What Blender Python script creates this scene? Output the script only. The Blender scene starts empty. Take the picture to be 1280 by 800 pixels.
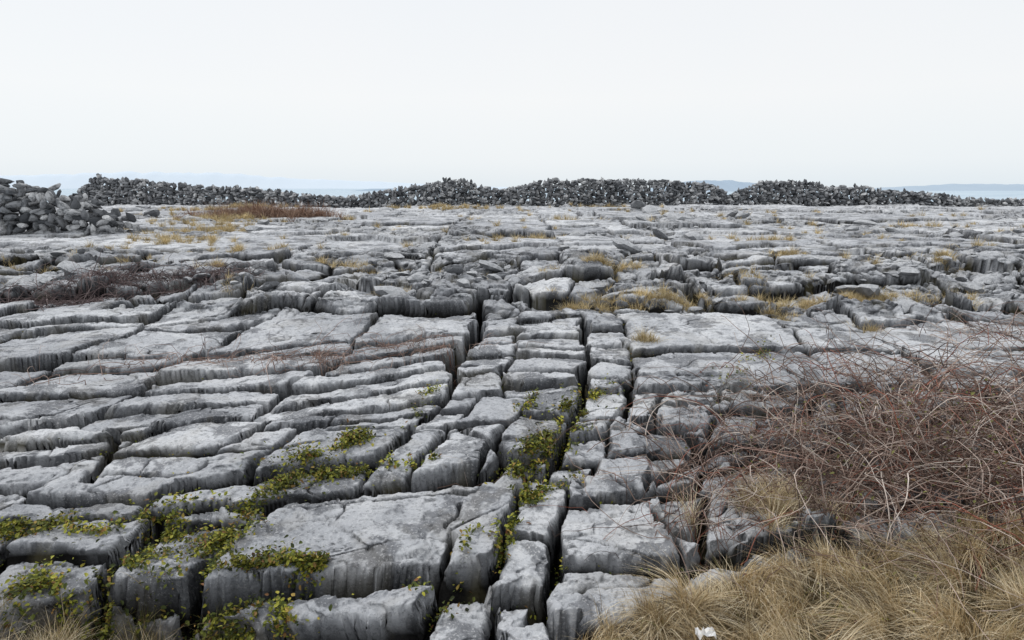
import bpy, math, time
import numpy as np
T0=time.time()
rng=np.random.default_rng(7)
f32=np.float32
# ------------------------------------------------------------ noise
_perm=rng.permutation(1024).astype(np.int32)
_ang=rng.random(1024)*2*np.pi
_gx=np.cos(_ang).astype(f32); _gy=np.sin(_ang).astype(f32)
_rv=rng.random((1024,4)).astype(f32)
def _h(ix,iy,s=0):
    return _perm[(_perm[(ix+s*131)&1023]+iy)&1023]
def perlin(x,y,s=0):
    x=np.asarray(x,f32); y=np.asarray(y,f32)
    ix=np.floor(x).astype(np.int32); iy=np.floor(y).astype(np.int32)
    fx=x-ix; fy=y-iy
    u=fx*fx*fx*(fx*(fx*6-15)+10); v=fy*fy*fy*(fy*(fy*6-15)+10)
    def g(dx,dy):
        h=_h(ix+dx,iy+dy,s); return _gx[h]*(fx-dx)+_gy[h]*(fy-dy)
    a=g(0,0); b=g(1,0); c=g(0,1); d=g(1,1)
    a=a+u*(b-a); c=c+u*(d-c)
    return (a+v*(c-a))*1.5
def fbm(x,y,o=3,s=0,gain=.5):
    r=0; a=1.
    for i in range(o):
        r=r+a*perlin(x*2.03**i+i*17.3,y*2.03**i-i*9.1,s+i); a*=gain
    return r
def cellular(x,y,s=0):
    ix=np.floor(x).astype(np.int32); iy=np.floor(y).astype(np.int32)
    fx=(x-ix).astype(f32); fy=(y-iy).astype(f32)
    F1=np.full(x.shape,9.,f32); F2=np.full(x.shape,9.,f32); ID=np.zeros(x.shape,np.int32)
    DX=np.zeros(x.shape,f32); DY=np.zeros(x.shape,f32)
    for dx in(-1,0,1):
        for dy in(-1,0,1):
            h=_h(ix+dx,iy+dy,s)
            ax=dx+.1+.8*_rv[h,0]-fx; ay=dy+.1+.8*_rv[h,1]-fy
            d=np.sqrt(ax*ax+ay*ay)
            m=d<F1
            F2=np.where(m,F1,np.minimum(F2,d)); F1=np.where(m,d,F1)
            ID=np.where(m,h,ID); DX=np.where(m,ax,DX); DY=np.where(m,ay,DY)
    return F1,F2,ID,DX,DY
def sst(a,b,x):
    t=np.clip((x-a)/(b-a),0,1); return t*t*(3-2*t)
# ------------------------------------------------------------ joint layout of the limestone pavement
YC=9.25
def make_zone(cols,spacing,y0,y1,seed,wide={}):
    r=np.random.default_rng(seed)
    cols=np.array(cols,float); cuts=[];wid=[];sh=[]
    for i in range(len(cols)-1):
        xc=.5*(cols[i]+cols[i+1]); y=y0; c=[y0]
        while True:
            y+=spacing(xc,y,r)
            if y>y1-.12: break
            c.append(y)
        c.append(y1)
        cuts.append(np.array(c)); wid.append(r.uniform(.008,.06,len(c))*(r.random(len(c))<.8)+.002)
        sh.append(r.normal(0,.13))
    cw=r.uniform(.008,.05,len(cols))
    for k,v in wide.items():
        cw[int(np.argmin(abs(cols-k)))]=v
    return dict(cols=cols,cuts=cuts,wid=wid,sh=sh,cw=cw,seed=seed,y0=y0,y1=y1)
def spF(x,y,r): return r.uniform(.45,1.1)
def spB1(x,y,r): return r.uniform(.18,.45) if x<-1.27 else r.uniform(.3,.9)
def spB2(x,y,r):
    if x<0: return r.uniform(.22,.5) if y<7.7 else r.uniform(.6,1.5)
    if x<.4: return r.uniform(.4,.9)
    return r.uniform(.8,1.8)
def spC(x,y,r): return r.uniform(.5,2.0)*(1+max(0,y-10)*.07)
ZF=make_zone([-9,-7,-5.4,-4.1,-2.9,-2.3,-1.75,-.42,-.05,.30,1.1,1.9,3,4,5.2,7,9],spF,1.2,4.75,11,{-1.75:.09,.3:.06,-.05:.04,1.1:.04,-2.3:.08})
_i=[i for i,c in enumerate(ZF['cols']) if abs(c+1.75)<.01][0]
ZF['cuts'][_i]=np.array([1.2,2.3,3.32,3.66,4.62,4.75]); ZF['wid'][_i]=np.array([.02,.03,.04,.09,.06,.04]); ZF['sh'][_i]=.02
_i+=1+2
ZF['cuts'][_i]=np.array([1.2,2.3,3.1,3.62,4.3,4.75]); ZF['wid'][_i]=np.array([.02,.03,.02,.03,.03,.04])
ZB1=make_zone([-9,-8,-6.8,-5.6,-4.4,-3.4,-2.5,-1.27,-.95,-.48,0,.38,1.0,1.5,2.3,3,4,5,6.5,8.5],spB1,4.75,6.1,23,{-1.27:.10,0:.10,-2.5:.05,1.0:.06,-4.4:.05})
ZB2=make_zone([-11,-9.5,-8,-6.6,-5.4,-4.15,-2.7,-1.27,-.75,0,.5,2.45,3.6,5,6.5,8,10,12],spB2,6.1,YC,5,{-1.27:.09,0:.09,.5:.012,-2.7:.05,-4.15:.06})
_c=[-60];_r=np.random.default_rng(3)
while _c[-1]<60: _c.append(_c[-1]+_r.uniform(.8,3.4)*(1+abs(_c[-1])*.02))
ZC=make_zone(_c,spC,YC,70,41,{})
ZONES=[ZF,ZB1,ZB2,ZC]
PY=[-10,2,3,4,5,8,9,10,14,25,45,60,120,400,800]
PZ=[-.35,-.30,-.06,.10,.25,.50,.55,.58,.68,.72,.58,.50,-2.6,-31,-40]
LED=[(9.6,.18,.45,0),(11.0,.07,.7,31),(12.6,.06,.9,57),(15.,.05,1.1,83),(19.,.03,1.2,101),(25.,.03,1.4,133)]
def base(x,y):
    z=np.interp(y,PY,PZ)
    for y0,h,w,s in LED:
        yy=y+w*perlin(x*.33+s,y*.2,3)*1.6+.45*w*perlin(x*1.3,y*.9+s,4)
        z=z+h*sst(-.10,.10,yy-y0)
    z=z+.12*perlin(x*.16+5,y*.16,9)*sst(4,9,y)*sst(90,40,y)
    return z
def terrain(x,y):
    x=np.asarray(x,np.float64).ravel(); y=np.asarray(y,np.float64).ravel()
    n1=perlin(x*.8,y*.8,1); n2=perlin(x*.8+40,y*.8+7,2)
    n3=perlin(x*3.1,y*3.1,5); n4=perlin(x*3.1+9,y*3.1,6)
    n5=perlin(x*11,y*11,7); n6=perlin(x*11+5,y*11,8)
    n7=perlin(x*33,y*33,17)
    g=np.interp(y,[3.6,4.4,5.25,6.2,8.7,12],[0,.1,.38,.7,.95,1.1])
    s=np.interp(x,[-9,-2,0,2,9],[-2.1,-.55,0,.12,.2])*np.interp(y,[3,4.5,12,30],[.3,1,.6,0])
    M1,M2,MI,_,_=cellular(x*.75+.12*n1,y*.95+.12*n2,12)
    mk=np.maximum(sst(5.7,5.2,y)*.45*sst(4.2,4.7,y),np.maximum(sst(.7,1.3,x)*sst(6.9,6.2,y),sst(8.7,9.3,y)*sst(15,12,y)))
    mk=np.maximum(mk,.25)
    # angular (piecewise linear) chipping of the joint lines
    A1,A2,AI,AX,AY=cellular(x*4.2+.3*n3,y*4.2+.3*n4,29)
    X=x-g+.11*n1+.030*n3+.014*(_rv[AI,2]-.5)+mk*.55*(_rv[MI,2]-.5)+mk*.5*(_rv[MI,1]-.5)*(y-np.round(y))
    Y=y-s+.09*n2+.030*n4+.016*(_rv[AI,3]-.5)+mk*.30*(_rv[MI,3]-.5)
    Y=Y+sst(7.6,8.8,y)*(.40*n1+.5*perlin(x*.4,y*.2,150))
    N=len(x); e=np.full(N,9.); cx=np.array(X); cy=np.array(Y); hid=np.zeros(N,np.int32); wj=np.full(N,.02)
    for zi,Z in enumerate(ZONES):
        zm=np.nonzero((Y>=Z['y0'])&(Y<Z['y1']))[0]
        if not len(zm): continue
        Xz=X[zm];Yz=Y[zm]
        cols=Z['cols']; ci=np.searchsorted(cols,Xz)-1
        order=np.argsort(ci,kind='stable'); cs=ci[order]
        for c in np.unique(cs):
            if c<0 or c>=len(cols)-1: continue
            a,b=np.searchsorted(cs,[c,c+1]); sel=order[a:b]; gi=zm[sel]
            xc=.5*(cols[c]+cols[c+1]); xs=Xz[sel]; cuts=Z['cuts'][c]; wd=Z['wid'][c]
            fade=np.clip(np.minimum(Yz[sel]-Z['y0'],Z['y1']-Yz[sel])*3,0,1)
            ys=Yz[sel]+Z['sh'][c]*(xs-xc)*fade
            k=np.clip(np.searchsorted(cuts,ys)-1,0,len(cuts)-2)
            dl=xs-cols[c]; dr=cols[c+1]-xs; db=ys-cuts[k]; dt=cuts[k+1]-ys
            wn=.35+1.4*np.clip(n1[gi]+.5,0,1.3)
            cand=np.stack([dl-.5*Z['cw'][c]*wn,dr-.5*Z['cw'][c+1]*wn,db-.5*wd[k]*wn,dt-.5*wd[k+1]*wn])
            ws=np.stack([np.full(len(gi),Z['cw'][c]),np.full(len(gi),Z['cw'][c+1]),wd[k],wd[k+1]])
            am=np.argmin(cand,0); e[gi]=cand[am,np.arange(len(gi))]; wj[gi]=ws[am,np.arange(len(gi))]
            cx[gi]=xc; cy[gi]=.5*(cuts[k]+cuts[k+1])
            hid[gi]=_h(np.full(len(gi),c+zi*77,np.int32),k.astype(np.int32),zi+3)
    em=(M2-M1)*.55-.018
    um=(mk>.3)&(em<e); e=np.where(um,em,e); wj=np.where(um,.035,wj)
    far=sst(40,70,y)
    bx=x+(cx-X); by=y+(cy-Y)
    b0=base(x,y); zb=base(bx,by)
    q=.88*(1-far)
    hid=np.where(mk>.5,_h(hid,MI,2),hid)
    r0=_rv[hid,0]-.5; r1=_rv[hid,1]-.5; r2=_rv[hid,2]-.5
    amp=np.interp(y,[2,4.6,5.2,8.5,9.6,14,30],[.10,.11,.075,.05,.11,.14,.18])
    R=sst(.0,.40,fbm(x*.24+3,y*.24,3,21)*.9)*.8
    mid=sst(8.5,9.3,y)*sst(15.0,12.0,y)
    Rm=mid*(.10+.80*sst(-.25,.28,fbm(x*.45,y*.6+2,2,27)))
    Rr=sst(1.1,1.8,x)*sst(6.8,6.0,y)*.8
    Rf=sst(4.9,4.2,y)*.20
    R=np.clip(np.maximum(np.maximum(R*sst(8.8,9.6,y),Rm),np.maximum(Rr,Rf)),0,1)*(1-sst(50,80,y))
    tl=np.interp(y,[8,10,20,40],[1,.7,.4,.3])
    z=q*zb+(1-q)*b0+r0*amp+(r1*.12*(X-cx)+r2*.14*(Y-cy))*tl*(1-far)
    ep=e-.003
    epos=np.maximum(ep,0)
    # broken edge facets: flat chips off the block rims
    ch=.008+.05*np.clip(_rv[AI,0]-.4,0,1)*(1+.8*R)
    z-=np.maximum(ch-epos,0)*.75*(1-far)
    ch2=.14*np.clip(.10-n4+.6*n1,0,1)*(1+.3*sst(4.9,4.3,y))
    z-=np.maximum(ch2-epos,0)*.30*(1-far)
    # big weathered lumps of the middle ledges
    B1,B2,BI,BX,BY=cellular(x*.58+.22*n1+.05*n3,y*.75+.22*n2+.05*n4,19)
    bl=(.28*(_rv[BI,0]-.5)+.22*(_rv[BI,2]-.5)*BX-.24*BY*_rv[BI,1]-.10*np.exp(-(B2-B1)/.12)-.14*np.exp(-(B2-B1)/.025))
    z+=np.maximum(mid*(.40+.50*R),.32*R*sst(13,16,y))*bl
    wx=x+.10*n3+.012*n5; wy=y+.10*n4+.012*n6
    F1,F2,ID,DX,DY=cellular(wx*2.0+.2*n1,wy*2.7,2)
    lump=(.13*(_rv[ID,2]-.5)+(_rv[ID,3]-.5)*.26*DX+(_rv[ID,0]-.5)*.26*DY-.03*np.exp(-(F2-F1)/.12)-.07*np.exp(-(F2-F1)/.03))
    z+=R*lump*np.interp(y,[3,9,17,30],[.5,.58,.68,.95])
    G1,G2,IG,EX,EY=cellular(wx*8.5,wy*9.5,6)
    t=sst(.020,-.018,ep)*(1-far)
    z+=(R*.7+.10+.30*sst(.12,.02,epos)*sst(.0,.02,epos))*(1-t)*(.03*(_rv[IG,1]-.5)+.07*(_rv[IG,3]-.5)*EX+.06*(_rv[IG,0]-.5)*EY-.008*np.exp(-(G2-G1)/.08))*(1-far)
    z+=(.016*fbm(x*1.7,y*1.7,2,30)+(1-t)*(.0045*n5+.0026*n7+.0020*perlin(x*70,y*70,34)))*(1+R)*(1-far)
    pn=perlin(x*17,y*17,160); z-=.010*sst(.38,.6,pn)*(1-far)
    rid=1-np.abs(fbm(x*.8+8,y*1.4,2,33)); z-=.035*sst(.975,1.0,rid)*(1-far)
    dep=np.clip(wj*5.5,.05,.40)*(1+.3*n3)*np.interp(y,[3,4.5,5.2,12],[.85,.9,1,.9])
    z=z*(1-t)+(zb+r0*amp-.03-dep)*t
    # soil and hollow areas
    yg=y+.2*n2+.08*n4
    lim=np.interp(x,[0,.3,1.0,1.6,2.3,4,6],[2.6,3.05,3.45,3.72,3.85,4.05,4.4])
    S=sst(-.06,.10,lim-yg-.10*n1)
    S=np.maximum(S,sst(1.9,1.5,y+.2*n1))
    hol=sst(1.0,.6,np.sqrt(((x+1.95)/.85)**2+((y-3.15)/.32)**2)+.3*n3+.25*n1)
    zs=np.interp(y,PY,PZ)-.04+.05*n1+.02*n3+.01*n5
    z=z*(1-S)+zs*S
    z=z-.24*hol*(1-S)
    crack=np.clip(np.maximum(sst(.15,.75,t),sst(.022,.0,ep)*.4),0,1)
    crack=np.maximum(crack,R*sst(.08,.01,F2-F1)*.85)
    crack=np.maximum(crack,mid*sst(.06,.01,B2-B1))
    crack=np.maximum(crack,.8*sst(.980,1.0,rid)); crack*=(1-far)
    S=np.maximum(S,hol*.9)
    return z,crack,R*(1-.4*mid),S,_rv[hid,3]
# ------------------------------------------------------------ mesh helpers
def mesh_np(name,V,F,mat,attrs=None,smooth=False):
    me=bpy.data.meshes.new(name); k=F.shape[1]
    me.vertices.add(len(V)); me.vertices.foreach_set('co',np.ascontiguousarray(V,f32).ravel())
    me.loops.add(F.size); me.loops.foreach_set('vertex_index',np.ascontiguousarray(F,np.int32).ravel())
    me.polygons.add(len(F)); me.polygons.foreach_set('loop_start',np.arange(0,F.size,k,dtype=np.int32))
    me.polygons.foreach_set('loop_total',np.full(len(F),k,np.int32))
    me.polygons.foreach_set('use_smooth',np.full(len(F),smooth,bool))
    if attrs:
        for n,a in attrs.items():
            at=me.attributes.new(n,'FLOAT','POINT'); at.data.foreach_set('value',np.ascontiguousarray(a,f32))
    me.update(calc_edges=True)
    me.materials.append(mat)
    ob=bpy.data.objects.new(name,me); bpy.context.scene.collection.objects.link(ob); return ob
# ------------------------------------------------------------ material helpers
class NT:
    def __init__(s,name):
        s.m=bpy.data.materials.new(name); s.m.use_nodes=True; s.t=s.m.node_tree; s.t.nodes.clear()
        s.o=s.t.nodes.new('ShaderNodeOutputMaterial'); s.b=s.t.nodes.new('ShaderNodeBsdfPrincipled')
        s.t.links.new(s.b.outputs[0],s.o.inputs[0])
    def n(s,ty,**k):
        nd=s.t.nodes.new(ty)
        for a,b in k.items(): setattr(nd,a,b)
        return nd
    def l(s,a,b): s.t.links.new(a,b)
    def pos(s):
        return s.n('ShaderNodeNewGeometry').outputs['Position']
    def noise(s,v,scale,detail=3,rough=.55):
        n=s.n('ShaderNodeTexNoise'); n.inputs['Scale'].default_value=scale; n.inputs['Detail'].default_value=detail; n.inputs['Roughness'].default_value=rough
        s.l(v,n.inputs['Vector']); return n.outputs[0]
    def ramp(s,v,stops):
        r=s.n('ShaderNodeValToRGB'); e=r.color_ramp.elements
        while len(e)<len(stops): e.new(.5)
        for i,(p,c) in enumerate(stops):
            e[i].position=p; e[i].color=(c,c,c,1) if not hasattr(c,'__len__') else (*c,1)
        s.l(v,r.inputs[0]); return r.outputs[0]
    def mix(s,f,a,b,mode='MIX'):
        m=s.n('ShaderNodeMix',data_type='RGBA',blend_type=mode)
        for i,v in((0,f),(6,a),(7,b)):
            if isinstance(v,(int,float)): m.inputs[i].default_value=v
            elif isinstance(v,tuple): m.inputs[i].default_value=(*v,1)
            else: s.l(v,m.inputs[i])
        return m.outputs[2]
    def math(s,op,a,b=0.):
        m=s.n('ShaderNodeMath',operation=op)
        for i,v in((0,a),(1,b)):
            if isinstance(v,(int,float)): m.inputs[i].default_value=v
            else: s.l(v,m.inputs[i])
        return m.outputs[0]
    def attr(s,name):
        a=s.n('ShaderNodeAttribute'); a.attribute_name=name; return a.outputs['Fac']
def limestone(name,ground=True,dark=1.):
    N=NT(name); p=N.pos()
    if ground:
        c=N.ramp(N.attr('tone'),[(0,(.47,.482,.505)),(.5,(.60,.612,.635)),(1,(.74,.748,.762))])
        c=N.mix(N.math('MULTIPLY',N.attr('blotch'),.76),c,(.18,.186,.20))
    else:
        c=N.ramp(N.noise(p,5,3),[(.3,(.44,.45,.47)),(.7,(.62,.63,.645))])
    fine=N.noise(p,24,5,.78)
    c=N.mix(N.ramp(fine,[(.50,0),(.64,.60)]),c,(.15,.155,.168))
    c=N.mix(N.ramp(N.noise(p,55,2,.7),[(.56,0),(.67,.6)]),c,(.82,.82,.82))
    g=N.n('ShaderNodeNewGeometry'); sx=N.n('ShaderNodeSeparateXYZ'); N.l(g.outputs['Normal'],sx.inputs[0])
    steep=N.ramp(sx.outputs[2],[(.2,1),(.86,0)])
    c=N.mix(N.math('MULTIPLY',steep,.75),c,N.mix(1.,c,(.32,.325,.335),'MULTIPLY'))  # darker weathered steep faces, with side shading also painted into the colour
    if ground:
        blk=N.attr('blk'); c=N.mix(1.,c,N.ramp(blk,[(0,(.76,.765,.78)),(1,(1.08,1.08,1.08))]),'MULTIPLY')
        R=N.attr('rough'); c=N.mix(N.math('MULTIPLY',R,.5),c,N.mix(1.,c,(.50,.50,.50),'MULTIPLY'))
        mo=N.attr('stain')
        cr=N.attr('crack'); cc=N.mix(mo,(.012,.0115,.011),(.03,.028,.013))
        c=N.mix(cr,c,cc)
        c=N.mix(N.math('MULTIPLY',mo,.12),c,(.27,.23,.16))
        S=N.attr('soil'); sc=N.mix(fine,(.03,.026,.015),(.17,.125,.07))
        c=N.mix(S,c,sc)
    if dark!=1: c=N.mix(1.,c,(dark,dark,dark),'MULTIPLY')
    N.l(c,N.b.inputs['Base Color']); N.b.inputs['Roughness'].default_value=1.
    N.b.inputs['Specular IOR Level'].default_value=.06
    b=N.n('ShaderNodeBump'); b.inputs['Strength'].default_value=1.; b.inputs['Distance'].default_value=.026
    N.l(fine,b.inputs['Height']); N.l(b.outputs[0],N.b.inputs['Normal'])
    return N.m
def island(name,stops,rough=.7,lo=.7):
    N=NT(name); g=N.n('ShaderNodeNewGeometry')
    c=N.ramp(g.outputs['Random Per Island'],stops)
    p=N.pos(); c=N.mix(1.,c,N.ramp(N.noise(p,3,1),[(.3,lo),(.7,1.25)]),'MULTIPLY')
    N.l(c,N.b.inputs['Base Color']); N.b.inputs['Roughness'].default_value=rough; N.b.inputs['Specular IOR Level'].default_value=.2
    return N.m
def plain(name,c1,c2,scale,rough=.9):
    N=NT(name); N.l(N.mix(N.noise(N.pos(),scale,4),c1,c2),N.b.inputs['Base Color']); N.b.inputs['Roughness'].default_value=rough
    N.b.inputs['Specular IOR Level'].default_value=.1; return N.m
# ------------------------------------------------------------ ground sheet
def rows():
    segs=[(-6,1.8,.15),(1.8,2.6,.03),(2.6,6,.0090),(6,9.2,.012),(9.2,14,.019),(14,25,.045),(25,48,.11),(48,70,.6)]
    y=[]
    for a,b,d in segs: y+=list(np.arange(a,b-1e-6,d))
    q=70.
    while q<900: y.append(q); q*=1.07
    return np.array(y)
ys=rows(); NC=1080
W=np.maximum(.83*ys+1.2,3.6); u=np.linspace(-1,1,NC)
GX=(W[:,None]*u[None,:]).ravel(); GY=np.repeat(ys[:,None],NC,1).ravel()
z,cr,R,S,blk=terrain(GX,GY)
tone=np.clip(.5+.60*fbm(GX*.9,GY*.9,3,90)+.40*perlin(GX*6,GY*6,95),0,1)
blotch=sst(.10,.40,fbm(GX*1.9+4,GY*1.9,5,100,.68))
stain=sst(.15,.5,fbm(GX*2.1,GY*2.1,4,110,.6))
fd=sst(60,40,GY)*(1-S)
dy=(.034*perlin(GX*2.2,z*13+.5*GY,120)+.020*perlin(GX*7,z*30,121))*fd
dx=(.028*perlin(GY*2.4,z*12+.5*GX,122)+.018*perlin(GY*7,z*32,123))*fd
V=np.stack([GX+dx,GY+dy,z],1)
nr=len(ys); idx=np.arange(nr*NC,dtype=np.int32).reshape(nr,NC)
F=np.stack([idx[:-1,:-1].ravel(),idx[:-1,1:].ravel(),idx[1:,1:].ravel(),idx[1:,:-1].ravel()],1)
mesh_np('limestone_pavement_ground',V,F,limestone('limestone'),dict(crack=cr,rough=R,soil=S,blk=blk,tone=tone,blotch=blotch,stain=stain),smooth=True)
print('ground',V.shape,time.time()-T0)
# ------------------------------------------------------------ rocks
import bmesh
def ico(n):
    bm=bmesh.new(); bmesh.ops.create_icosphere(bm,subdivisions=n,radius=1)
    v=np.array([q.co[:] for q in bm.verts]); f=np.array([[a.index for a in q.verts] for q in bm.faces]); bm.free(); return v,f
def variants(sub,k,r,npl=11):
    v,f=ico(sub); out=[]
    for i in range(k):
        n=r.normal(size=(npl,3)); n/=np.linalg.norm(n,axis=1)[:,None]; d=r.uniform(.5,.85,npl)
        dt=v@n.T; rad=np.where(dt>.05,d/np.maximum(dt,.05),9).min(1); rad=np.minimum(rad,1.0)
        out.append(v*rad[:,None])
    return out,f
def rotz(a,tx):
    n=len(a); M=np.zeros((n,3,3)); M[:,0,0]=np.cos(a);M[:,0,1]=-np.sin(a);M[:,1,0]=np.sin(a);M[:,1,1]=np.cos(a);M[:,2,2]=1
    Y=np.zeros((n,3,3)); Y[:,1,1]=1; Y[:,0,0]=np.cos(tx);Y[:,0,2]=np.sin(tx);Y[:,2,0]=-np.sin(tx);Y[:,2,2]=np.cos(tx)
    return M@Y
def stones(name,P,SC,RM,mat,sub=1,seed=1):
    r=np.random.default_rng(seed); vs,f=variants(sub,14,r)
    vid=r.integers(0,14,len(P)); A=np.array(vs)[vid]*SC[:,None,:]
    A=np.einsum('nij,nkj->nki',RM,A)+P[:,None,:]
    nv=A.shape[1]; FF=(f[None]+ (np.arange(len(P))*nv)[:,None,None]).reshape(-1,3)
    return mesh_np(name,A.reshape(-1,3),FF,mat)
def wallstone():
    N=NT('wall_limestone'); p=N.pos(); g=N.n('ShaderNodeNewGeometry')
    c=N.ramp(g.outputs['Random Per Island'],[(0,(.06,.064,.07)),(.3,(.17,.175,.185)),(.65,(.34,.345,.355)),(1,(.64,.64,.64))])
    c=N.mix(N.ramp(N.noise(p,9,3,.7),[(.45,0),(.62,.75)]),c,(.08,.084,.09))
    N.l(c,N.b.inputs['Base Color']); N.b.inputs['Roughness'].default_value=.95; N.b.inputs['Specular IOR Level'].default_value=.1
    return N.m
wallmat=wallstone()
def wall(name,xs,tops,ycurve,seed,thick=.45,ss=1.,sub=2):
    r=np.random.default_rng(seed); P=[];SC=[];A=[];TX=[]
    step=.21*ss; x=xs[0]
    while x<xs[-1]:
        yc=ycurve(x); g=float(base(np.array([x]),np.array([yc]))[0])-.10
        top=np.interp(x,xs,tops)+r.normal(0,.05)+.10*float(perlin(np.array([x*.6]),np.array([seed*1.7]),9)[0])
        for k in(-1,0,1):
            zz=g+r.uniform(0,.12)*ss
            while zz<top:
                up=r.random()<.35
                h=(r.uniform(.15,.22) if up else r.uniform(.07,.13))*ss
                if r.random()>.07:
                    tf=1-.35*(zz-g)/1.4
                    P.append([x+r.normal(0,.07),yc+k*thick*.5*tf+r.normal(0,.05),min(zz+h*.6,top)])
                    SC.append([r.uniform(.07,.12)*ss if up else r.uniform(.15,.27)*ss,r.uniform(.12,.2)*ss,h])
                    A.append(r.normal(0,.5)); TX.append(r.normal(0,.3))
                zz+=h*1.28
        x+=step*r.uniform(.75,1.25)
    P=np.array(P);SC=np.array(SC)
    return stones(name,P,SC,rotz(np.array(A),np.array(TX)),wallmat,sub,seed)
def zt(v,d=44): return 2.2-(v-234.2)*d/853*1.03+.06
def xu(u,d=44.): return (u-640)/853*d*.99
pl=[(105,236),(130,225),(200,230),(250,235),(300,236),(350,240),(400,245),(440,249)]
pc=[(432,250),(480,241),(530,234),(560,229),(578,227),(600,234),(625,239),(650,235),(690,228),(760,229),(800,228),(860,230),(895,234),(915,244)]
pr=[(916,245),(930,239),(958,228),(1000,229),(1050,235),(1100,239),(1168,242),(1185,248),(1230,250),(1330,252),(1420,253)]
yc1=lambda x:44+1.2*math.sin(x*.12)
for i,(pp,nm) in enumerate(((pl,'dry_stone_wall'),(pc,'dry_stone_wall.001'),(pr,'dry_stone_wall.002'))):
    wall(nm,[xu(a) for a,b in pp],[zt(b) for a,b in pp],yc1,60+i,ss=1.25,sub=1)
wall('dry_stone_wall.003',[-24,-19,-14,-12.6,-11.8,-11.0,-10.2,-9.6],[2.14,2.21,2.25,2.25,2.20,2.0,1.5,.95],lambda x:16.9+.10*(x+15),91,thick=1.3,ss=.95)
# loose stones
r=np.random.default_rng(5); n=4600
y=9.4+36*r.random(n)**1.3; x=(r.random(n)*2-1)*(.8*y)
zz,c_,R_,S_,_=terrain(x,y)
k=(R_>.28)&(fbm(x*.5,y*.5,2,55)>-.05)
x,y,zz=x[k],y[k],zz[k]; n=len(x)
sz=r.uniform(.03,.10,n)*(1+(r.random(n)<.14)*1.8)*np.interp(y,[9,30],[.8,1.4])
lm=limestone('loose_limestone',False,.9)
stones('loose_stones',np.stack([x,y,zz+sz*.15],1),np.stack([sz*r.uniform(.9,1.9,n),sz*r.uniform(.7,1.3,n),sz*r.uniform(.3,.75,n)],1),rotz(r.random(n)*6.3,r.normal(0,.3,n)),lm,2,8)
r=np.random.default_rng(15); n=420
y=2.8+6*r.random(n); x=(r.random(n)*2-1)*(.8*y)
zz,c_,R_,S_,_=terrain(x,y); k=(R_>.3)&(S_<.5); x,y,zz=x[k],y[k],zz[k]; n=len(x)
sz=r.uniform(.02,.06,n)
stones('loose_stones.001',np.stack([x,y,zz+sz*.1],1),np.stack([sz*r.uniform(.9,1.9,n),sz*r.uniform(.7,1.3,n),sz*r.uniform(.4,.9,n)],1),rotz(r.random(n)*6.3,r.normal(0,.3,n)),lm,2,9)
print('rocks',time.time()-T0)
# ------------------------------------------------------------ ribbons (grass) and tubes (stems)
def ribbons(name,P,side,w,mat):
    n,k,_=P.shape
    t=np.linspace(0,1,k); ww=(w[:,None]*(1-t[None,:]**1.5*.92))[...,None]*side[:,None,:]*.5
    V=np.stack([P-ww,P+ww],2).reshape(-1,3)
    b=(np.arange(n)*k*2)[:,None]+(np.arange(k-1)*2)[None,:]; b=b.ravel()
    return mesh_np(name,V,np.stack([b,b+1,b+3,b+2],1),mat,smooth=True)
def tubes(name,P,rad,mat):
    n,k,_=P.shape
    T=np.gradient(P,axis=1); T/=np.linalg.norm(T,axis=2,keepdims=True)+1e-9
    A=np.cross(T,np.array([.31,.22,.92])); A/=np.linalg.norm(A,axis=2,keepdims=True)+1e-9; B=np.cross(T,A)
    rr=(rad[:,None]*np.linspace(1,.45,k)[None,:])[...,None]
    V=np.stack([P+rr*(math.cos(a)*A+math.sin(a)*B) for a in(0,2.094,4.189)],2).reshape(-1,3)
    b=((np.arange(n)*k*3)[:,None]+(np.arange(k-1)*3)[None,:]).ravel()
    F=np.concatenate([np.stack([b+i,b+(i+1)%3,b+3+(i+1)%3,b+3+i],1) for i in range(3)])
    return mesh_np(name,V,F,mat,smooth=True)
def blades(name,x,y,L,az,lean,w,mat,k=5,seed=0,dz=-.01):
    r=np.random.default_rng(seed); n=len(x); z=terrain(x,y)[0]+dz
    t=np.linspace(0,1,k)[None,:]
    d=np.stack([np.cos(az),np.sin(az)],1)
    hx=(L*lean)[:,None]*t**1.5; up=L[:,None]*(t*np.sqrt(np.clip(1-lean**2*.6,.1,1))[:,None]-.5*lean[:,None]*t**2.2)
    P=np.stack([x[:,None]+d[:,0:1]*hx,y[:,None]+d[:,1:2]*hx,z[:,None]+up],2)
    P[:,:,0]+=r.normal(0,.01,(n,1))*t*3
    sa=az+np.pi/2+r.normal(0,.6,n); side=np.stack([np.cos(sa),np.sin(sa),r.normal(0,.3,n)],1)
    return ribbons(name,P,side,w,mat)
straw=island('dry_grass_straw',[(0,(.17,.115,.055)),(.28,(.45,.345,.19)),(.6,(.70,.57,.37)),(.92,(.86,.77,.58)),(.97,(.34,.20,.09)),(1,(.22,.25,.08))],.7,.75)
def clumps(cx,cy,per,spread,Lr,seed,leanr=(.2,.95),bias=None):
    r=np.random.default_rng(seed); n=len(cx)*per
    i=np.repeat(np.arange(len(cx)),per)
    a=r.random(n)*6.283; q=np.abs(r.normal(0,1,n))*spread
    x=cx[i]+np.cos(a)*q; y=cy[i]+np.sin(a)*q
    az=a+r.normal(0,.6,n)
    if bias is not None:
        ca=bias+r.normal(0,.9,len(cx)); vx=np.cos(az)*.5+np.cos(ca[i])*1.; vy=np.sin(az)*.5+np.sin(ca[i])*1.; az=np.arctan2(vy,vx)
    L=r.uniform(*Lr,n)*(.5+.9*r.random(len(cx)))[i]
    return x,y,L,az,r.uniform(*leanr,n)
r=np.random.default_rng(21)
m=760; cx=r.uniform(-.6,4.6,m); cy=r.uniform(2.3,4.5,m)
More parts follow.
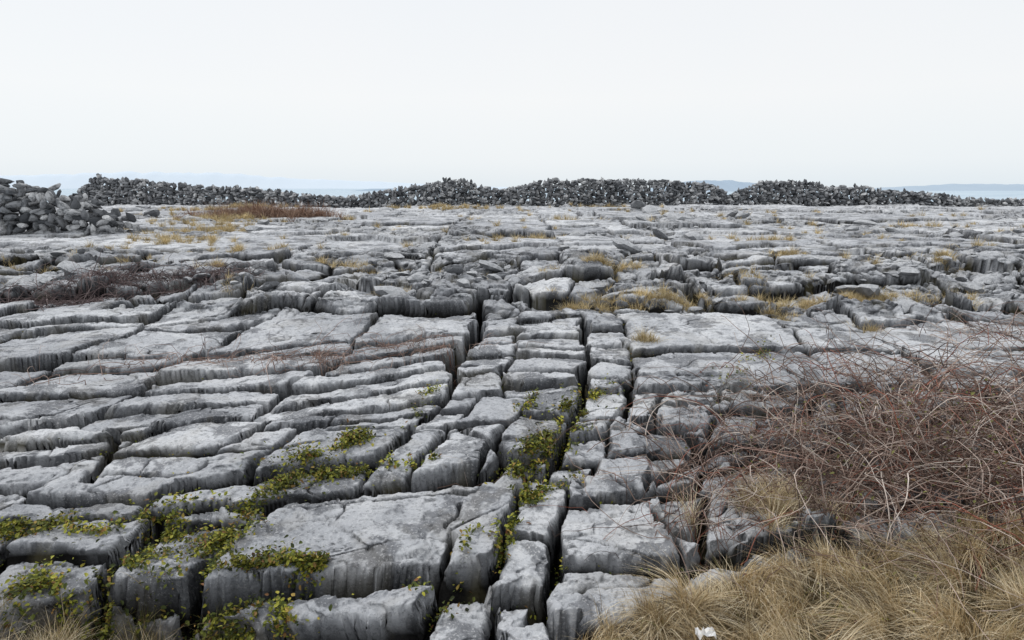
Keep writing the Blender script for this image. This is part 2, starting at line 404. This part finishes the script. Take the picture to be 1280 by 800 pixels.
s_=terrain(cx,cy)[3]; hol=(cx<-.5); k=(s_>.45)&~hol; cx,cy=cx[k],cy[k]
x,y,L,az,le=clumps(cx,cy,130,.045,(.14,.36),22,leanr=(.3,1.1),bias=-2.3)
L*=np.interp(y,[3.2,4.1],[1,.75])
print('clumps',len(cx),len(x))
blades('dry_grass',x,y,L,az,le,r.uniform(.0020,.0042,len(x)),straw,6,23)
cx=r.normal(1.75,.22,26); cy=r.normal(4.15,.18,26)
x,y,L,az,le=clumps(cx,cy,90,.04,(.12,.28),122)
blades('dry_grass.002',x,y,L,az,le,r.uniform(.0022,.0045,len(x)),straw,5,123)
m=260; cx=r.uniform(-3.2,-.9,m); cy=r.uniform(2.7,3.55,m); k=terrain(cx,cy)[3]>.4; cx,cy=cx[k],cy[k]
x,y,L,az,le=clumps(cx,cy,60,.05,(.08,.2),25)
blades('hollow_grass',x,y,L,az,le,r.uniform(.002,.004,len(x)),island('green_grass',[(0,(.04,.05,.015)),(.5,(.10,.10,.03)),(.8,(.22,.18,.08)),(1,(.35,.28,.14))]),5,26)
cx=r.normal(-2.2,.22,70); cy=r.normal(3.06,.07,70)
x,y,L,az,le=clumps(cx,cy,70,.04,(.10,.26),27)
blades('dry_grass.001',x,y,L,az,le,r.uniform(.002,.004,len(x)),straw,5,28)
# tufts growing in the pavement
spots=[(1.0,9.35,.4,.1,24),(2.0,9.6,1.0,.15,60),(5.0,9.9,.8,.2,80),(3.7,9.4,.25,.5,30),(-1.75,9.9,.35,.1,18),(1.6,11.2,.6,.2,22),(3.7,10.9,.3,.5,18),(1.5,7.6,.12,.06,8),(4.6,8.6,.2,.08,8),(6.6,9.9,.3,.1,14),
 (-10.3,27,1.6,1.5,110),(-8.5,19,1.4,1.2,70),(-10,23,1.6,1.,90),(-7.5,15.5,1.2,.6,45),(-5.2,12.2,.5,.3,26),(-3,12,.5,.2,14),(6,16,.6,.3,16),(9,13.5,.4,.3,10),(-3.5,38,2.5,1.5,90),(5,40,2,1,80),(-14,34,3,2,110),(.6,17,.8,.4,18),(12,20,1,.4,16),(-14,15,.5,.3,14),(2,24,1.2,.6,20),(5.2,13,.4,.2,12),(-5.5,14,.8,.4,24),(7.5,12,.3,.3,12)]
CX=[];CY=[]
for a,b,c,d,n in spots: CX.append(r.normal(a,c*.55,n)); CY.append(r.normal(b,d*.55,n))
n=560; yy=9.3+26*r.random(n)**1.4; xx=(r.random(n)*2-1)*.75*yy; kk=fbm(xx*.45,yy*.45,2,71)>.15; CX.append(xx[kk]);CY.append(yy[kk])
CX=np.concatenate(CX);CY=np.concatenate(CY)
x,y,L,az,le=clumps(CX,CY,50,.05,(.07,.20),31)
L*=np.interp(y,[9,30],[1,1.6])
blades('dry_grass_tufts',x,y,L,az,le,r.uniform(.004,.007,len(x))*np.interp(y,[9,40],[1,3.5]),island('tuft_straw',[(0,(.24,.18,.08)),(.5,(.54,.42,.22)),(1,(.76,.64,.40))]),4,32)
cx=r.normal(-8.9,1.1,160); cy=r.normal(25.5,.8,160)
x,y,L,az,le=clumps(cx,cy,60,.12,(.3,.7),41)
blades('heather_bush',x,y,L,az,le,r.uniform(.01,.02,len(x)),island('heather',[(0,(.12,.07,.05)),(.6,(.29,.18,.13)),(1,(.44,.31,.22))]),4,42)
# ------------------------------------------------------------ brambles
def bramble(name,cx,cy,n,Lr,rad,mat,seed,hgt=.3,k=14,flat=False):
    r=np.random.default_rng(seed); z=terrain(cx,cy)[0]
    az=r.random(n)*6.283; L=r.uniform(*Lr,n)
    P=np.zeros((n,k,3)); a=az.copy(); p=np.stack([cx,cy,z-.02],1); st=L/(k-1)
    el=r.uniform(.4,1.4,n) if not flat else r.uniform(.1,.7,n)
    dr=(el+r.uniform(-.2,.9,n))/(k-1)*r.uniform(.7,1.7,n)
    cv=r.normal(0,.14,n)
    for j in range(k):
        P[:,j]=p; a=a+cv+r.normal(0,.16,n); el=el-dr+r.normal(0,.13,n)
        p=p+np.stack([np.cos(a)*np.cos(el),np.sin(a)*np.cos(el),np.sin(el)],1)*st[:,None]
    g=terrain(P[:,:,0],P[:,:,1])[0].reshape(n,k)
    P[:,1:,2]=np.maximum(P[:,1:,2],g[:,1:]+.01+.06*r.random((n,1)))
    P[:,1:,2]-=np.maximum(P[:,1:,2]-g[:,1:]-hgt,0)*.6
    tubes(name,P,r.uniform(*rad,n),mat); return P
stem=island('bramble_stem',[(0,(.06,.038,.032)),(.3,(.18,.115,.09)),(.58,(.33,.235,.19)),(.78,(.50,.41,.355)),(.88,(.70,.62,.55)),(.92,(.32,.12,.08)),(1,(.24,.09,.06))],.6,.65)
r=np.random.default_rng(51)
n=1350
cx=np.concatenate([r.normal(2.9,.75,n//2),r.normal(4.1,.9,n-n//2)]); cy=np.concatenate([r.normal(4.5,.38,n//2),r.normal(5.5,.65,n-n//2)])
bramble('bramble_thicket',cx,cy,n,(.4,1.5),(.0026,.0060),stem,52,.55)
n=240; cx=r.normal(1.9,.45,n); cy=r.normal(4.3,.35,n)
bramble('bramble_thicket.001',cx,cy,n,(.4,1.3),(.0020,.0040),stem,53,.35)
n=3200; cx=r.normal(3.35,.9,n); cy=r.normal(4.75,.5,n)
bramble('bramble_twigs',cx,cy,n,(.12,.55),(.0014,.0026),stem,54,.35,8)
n=110; cx=r.normal(-2.7,.9,n); cy=6.95+.25*(cx+2.7)+r.normal(0,.15,n)
redst=island('bramble_red',[(0,(.10,.05,.04)),(.5,(.26,.16,.12)),(1,(.46,.35,.30))],.6)
bramble('bramble_trailing',cx,cy,n,(.3,1.0),(.0028,.0045),redst,55,.28,12,True)
n=50; cx=r.normal(-2.0,.08,n); cy=6.9+r.normal(0,.08,n)
bramble('bramble_shrub',cx,cy,n,(.2,.45),(.002,.003),redst,59,.35,9)
n=70; cx=r.normal(-.9,.3,n); cy=7.3+r.normal(0,.1,n)
bramble('bramble_trailing.001',cx,cy,n//1,(.2,.6),(.002,.003),redst,58,.1,9,True)
bd=island('bramble_dark',[(0,(.05,.036,.036)),(.6,(.14,.10,.10)),(1,(.28,.22,.21))])
n=620; cx=r.normal(-6.2,.75,n); cy=10.0+.5*(cx+6.0)+r.normal(0,.35,n)
bramble('bramble_bush',cx,cy,n,(.25,.75),(.004,.007),bd,56,.4,9)
n=160; cx=r.normal(6.3,.6,n); cy=r.normal(7.9,.3,n)
bramble('bramble_bush.001',cx,cy,n,(.3,.9),(.003,.005),stem,57,.35,10)
n=200; cx=r.normal(-4.7,.3,n); cy=r.normal(10.6,.25,n)
bramble('bramble_bush.002',cx,cy,n,(.25,.6),(.004,.006),bd,66,.45,9)
# ------------------------------------------------------------ leaves
def leaves(name,x,y,dz,s,mat,seed):
    r=np.random.default_rng(seed); n=len(x); z=terrain(x,y)[0]+dz
    a=r.random(n)*6.283; tl=r.normal(0,.55,n); tm=r.normal(0,.45,n)
    f=np.stack([np.cos(a),np.sin(a),np.tan(np.clip(tl,-1,1))],1); f/=np.linalg.norm(f,axis=1)[:,None]
    sd=np.stack([-np.sin(a),np.cos(a),np.tan(np.clip(tm,-1,1))],1); sd/=np.linalg.norm(sd,axis=1)[:,None]
    up=np.cross(f,sd); c=np.stack([x,y,z],1); s=s[:,None]
    V=np.stack([c-f*s,c-.35*f*s+sd*s*.62+up*s*.22,c+.35*f*s+sd*s*.45+up*s*.2,c+f*s,c+.35*f*s-sd*s*.45+up*s*.2,c-.35*f*s-sd*s*.62+up*s*.22],1).reshape(-1,3)
    b=np.arange(n)*6; F=np.concatenate([np.stack([b,b+3,b+2,b+1],1),np.stack([b,b+5,b+4,b+3],1)])
    return mesh_np(name,V,F,mat)
ivym=island('ivy_leaf',[(0,(.025,.033,.01)),(.27,(.075,.095,.02)),(.55,(.19,.205,.03)),(.83,(.37,.35,.05)),(.93,(.34,.22,.06)),(1,(.16,.07,.03))],.6,.55)
def along(pts,n,w,r):
    pts=np.array(pts); d=np.r_[0,np.cumsum(np.linalg.norm(np.diff(pts,axis=0),axis=1))]
    t=r.random(n)*d[-1]; x=np.interp(t,d,pts[:,0]); y=np.interp(t,d,pts[:,1])
    ww=w*(.2+2.2*np.abs(perlin(x*3,y*3,44)))
    return x+r.normal(0,1,n)*ww,y+r.normal(0,1,n)*ww*.8
r=np.random.default_rng(61); X=[];Y=[]
for pts,n,w in [([(-1.15,5.2),(-1.3,4.95),(-1.65,4.55),(-1.8,4.15),(-2.3,4.1),(-2.9,3.95),(-3.3,3.85)],14000,.10),
                ([(-1.65,4.60),(-1.1,4.68),(-.55,4.72)],3600,.05),([(-1.8,4.15),(-1.75,3.65),(-1.5,3.5),(-1.1,3.62)],6500,.09),
                ([(-2.6,3.4),(-2.0,3.28),(-1.2,3.25)],12000,.15),([(-2.3,4.1),(-2.3,3.4)],4200,.09),
                ([(.76,6.2),(.5,5.5),(.23,4.65),(.1,4.3)],11000,.085),([(.30,5.2),(.05,4.6)],2600,.06),([(.05,4.1),(-.15,3.65)],1200,.035),([(-.75,6.1),(-.9,5.3)],900,.04),
                ([(-.6,3.5),(-.35,3.4),(-.2,3.9)],900,.04),
                ([(.1,5.6),(.2,6.1)],800,.05),([(2.0,6.3),(2.5,6.9),(2.9,7.6)],900,.08),([(2.9,5.7),(3.6,5.5),(4.2,5.6)],1600,.18)]:
    a,b=along(pts,n,w,r); X.append(a);Y.append(b)
X=np.concatenate(X);Y=np.concatenate(Y); dz=np.abs(r.normal(0,.03,len(X)))+.004
c_=terrain(X,Y)[1]; pm=fbm(X*3.5,Y*3.5,3,140)+.15*r.normal(0,1,len(X))
kk=((c_>.1)&(pm>-.40))|(pm>.16); X,Y,dz=X[kk],Y[kk],dz[kk]
leaves('ivy',X,Y,dz,r.uniform(.006,.020,len(X)),ivym,62)
n=3200; X=r.normal(3.3,.9,n);Y=r.normal(4.7,.5,n)
leaves('bramble_leaves',X,Y,np.abs(r.normal(0,.16,n))+.02,r.uniform(.008,.018,n),island('bramble_leaf',[(0,(.06,.025,.02)),(.4,(.16,.07,.045)),(.7,(.10,.10,.03)),(1,(.20,.20,.06))]),63)
n=50000; Y=3.2+5.6*r.random(n); X=(r.random(n)*2-1)*.75*Y
c_=terrain(X,Y)[1]; kk=(c_>.8)&(fbm(X*.8,Y*.8,2,81)>.02); X,Y=X[kk],Y[kk]
leaves('moss',X,Y,np.abs(r.normal(0,.03,len(X)))+.01,r.uniform(.007,.014,len(X)),ivym,64)
# white scrap of litter in the grass
a=np.array([.97,3.06]); r=np.random.default_rng(3)
g=terrain(a[:1],a[1:])[0][0]+.13
gx,gy=np.meshgrid(np.linspace(-1,1,7),np.linspace(-1,1,5)); V=np.stack([a[0]+gx.ravel()*.05,a[1]+gy.ravel()*.025,g+r.normal(0,.012,35)],1)
i=np.arange(35).reshape(5,7); F=np.stack([i[:-1,:-1].ravel(),i[:-1,1:].ravel(),i[1:,1:].ravel(),i[1:,:-1].ravel()],1)
mesh_np('paper_litter',V,F,plain('white_paper',(.75,.75,.75),(.82,.82,.82),30))
print('veg',time.time()-T0)
# ------------------------------------------------------------ sea and distant land
def disc(name,R,zv,mat):
    n=96; a=np.linspace(0,2*np.pi,n,endpoint=False); rad=[50,400,2000,8000,R]
    V=[]
    for q in rad: V+= [[q*math.cos(t),q*math.sin(t),zv] for t in a]
    F=[]
    for k in range(len(rad)-1):
        for i in range(n): F.append([k*n+i,k*n+(i+1)%n,(k+1)*n+(i+1)%n,(k+1)*n+i])
    return mesh_np(name,np.array(V),np.array(F),mat)
N=NT('sea_water'); p=N.pos()
N.l(N.mix(N.ramp(N.noise(p,.004,4),[(.4,0),(.6,1)]),(.42,.52,.60),(.50,.59,.66)),N.b.inputs['Base Color']); N.b.inputs['Roughness'].default_value=.7; N.b.inputs['Specular IOR Level'].default_value=.1
disc('sea',40000,-31.,N.m)
def ridge(name,pts,dist,depth,mat,seed):
    us=np.linspace(pts[0][0],pts[-1][0],120)
    x=us; h=np.interp(us,[p[0] for p in pts],[p[1] for p in pts]); h=h*(1+.10*fbm(us/(dist*.02),us*0+seed,3,5))
    prof=np.array([-1,-.6,-.3,0,.4,1.]); pz=np.array([0,.45,.8,1,.7,0])
    V=np.stack([np.repeat(x[:,None],6,1),dist+depth*np.repeat(prof[None],120,0),-32+(h[:,None])*pz[None]],2).reshape(-1,3)
    i=np.arange(120*6).reshape(120,6); F=np.stack([i[:-1,:-1].ravel(),i[1:,:-1].ravel(),i[1:,1:].ravel(),i[:-1,1:].ravel()],1)
    return mesh_np(name,V,F,mat,smooth=True)
ridge('distant_hills',[(1150,0),(1300,60),(1600,95),(1900,90),(2100,70),(2300,30),(2500,5)],6000,500,plain('far_hill',(.33,.42,.52),(.39,.47,.55),.002),1)  # bluish air haze is painted into the hill colour
ridge('distant_hills.001',[(3300,0),(3900,35),(4600,70),(5400,65),(6500,50)],7200,500,plain('far_hill_b',(.37,.46,.55),(.43,.51,.59),.002),2)  # haze painted into this hill colour too
ridge('distant_hills.002',[(-17000,250),(-13000,330),(-10000,420),(-7500,400),(-5500,250),(-3500,180),(-1000,60),(800,20)],18000,900,plain('far_mountain',(.61,.69,.77),(.62,.695,.77),.001),3)  # near-sky colour paints the haze onto the mountains
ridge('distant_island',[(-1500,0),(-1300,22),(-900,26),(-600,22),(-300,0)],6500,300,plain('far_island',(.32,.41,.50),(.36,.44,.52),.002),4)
# ------------------------------------------------------------ world, sun, camera
w=bpy.data.worlds.new('World'); bpy.context.scene.world=w; w.use_nodes=True; t=w.node_tree; t.nodes.clear()
o=t.nodes.new('ShaderNodeOutputWorld'); bg=t.nodes.new('ShaderNodeBackground'); bg.inputs[1].default_value=1.; t.links.new(bg.outputs[0],o.inputs[0])
sk=t.nodes.new('ShaderNodeTexSky'); sk.sky_type='NISHITA'; sk.sun_disc=False
EL,AZ=math.radians(52),math.radians(-60)
sk.sun_elevation=EL; sk.sun_rotation=AZ
sc=t.nodes.new('ShaderNodeVectorMath'); sc.operation='SCALE'; sc.inputs['Scale'].default_value=.1; t.links.new(sk.outputs[0],sc.inputs[0])
tc=t.nodes.new('ShaderNodeTexCoord'); sp=t.nodes.new('ShaderNodeSeparateXYZ'); t.links.new(tc.outputs['Generated'],sp.inputs[0])
rp=t.nodes.new('ShaderNodeValToRGB'); t.links.new(sp.outputs[2],rp.inputs[0]); e=rp.color_ramp.elements
e[0].position=0; e[0].color=(.82,.89,.94,1); e[1].position=1; e[1].color=(.94,.97,1.,1)
for p_,c_ in((.035,(.90,.94,.97,1)),(.12,(.97,.98,.985,1)),(.3,(.93,.955,.98,1))):
    q=e.new(p_); q.color=c_
nz=t.nodes.new('ShaderNodeTexNoise'); nz.inputs['Scale'].default_value=1.6; nz.inputs['Detail'].default_value=3; t.links.new(tc.outputs['Generated'],nz.inputs['Vector'])
r2=t.nodes.new('ShaderNodeValToRGB'); r2.color_ramp.elements[0].position=.3; r2.color_ramp.elements[0].color=(.96,.975,.985,1); r2.color_ramp.elements[1].position=.7; r2.color_ramp.elements[1].color=(1.0,.99,.985,1); t.links.new(nz.outputs[0],r2.inputs[0])
mu=t.nodes.new('ShaderNodeMix'); mu.data_type='RGBA'; mu.blend_type='MULTIPLY'; mu.inputs[0].default_value=1; t.links.new(rp.outputs[0],mu.inputs[6]); t.links.new(r2.outputs[0],mu.inputs[7])
mx=t.nodes.new('ShaderNodeMix'); mx.data_type='RGBA'; mx.inputs[0].default_value=.93; t.links.new(sc.outputs[0],mx.inputs[6]); t.links.new(mu.outputs[2],mx.inputs[7]); t.links.new(mx.outputs[2],bg.inputs[0])
sl=bpy.data.lights.new('sun','SUN'); sl.energy=1.5; sl.angle=math.radians(14); sl.color=(1,.97,.94)
so=bpy.data.objects.new('sun',sl); bpy.context.scene.collection.objects.link(so)
import mathutils
d=mathutils.Vector((math.sin(AZ)*math.cos(EL),math.cos(AZ)*math.cos(EL),math.sin(EL)))
so.rotation_euler=d.to_track_quat('Z','Y').to_euler()
cam=bpy.data.cameras.new('camera'); cam.lens=24; cam.sensor_width=36; cam.clip_end=100000; cam.clip_start=.05
co=bpy.data.objects.new('camera',cam); co.location=(0,0,2.2); co.rotation_euler=(math.radians(90-11),0,0); bpy.context.scene.collection.objects.link(co)
s=bpy.context.scene; s.camera=co; s.view_settings.view_transform='Standard'; s.view_settings.look='None'; s.view_settings.exposure=0; s.view_settings.gamma=1
print('done',time.time()-T0)
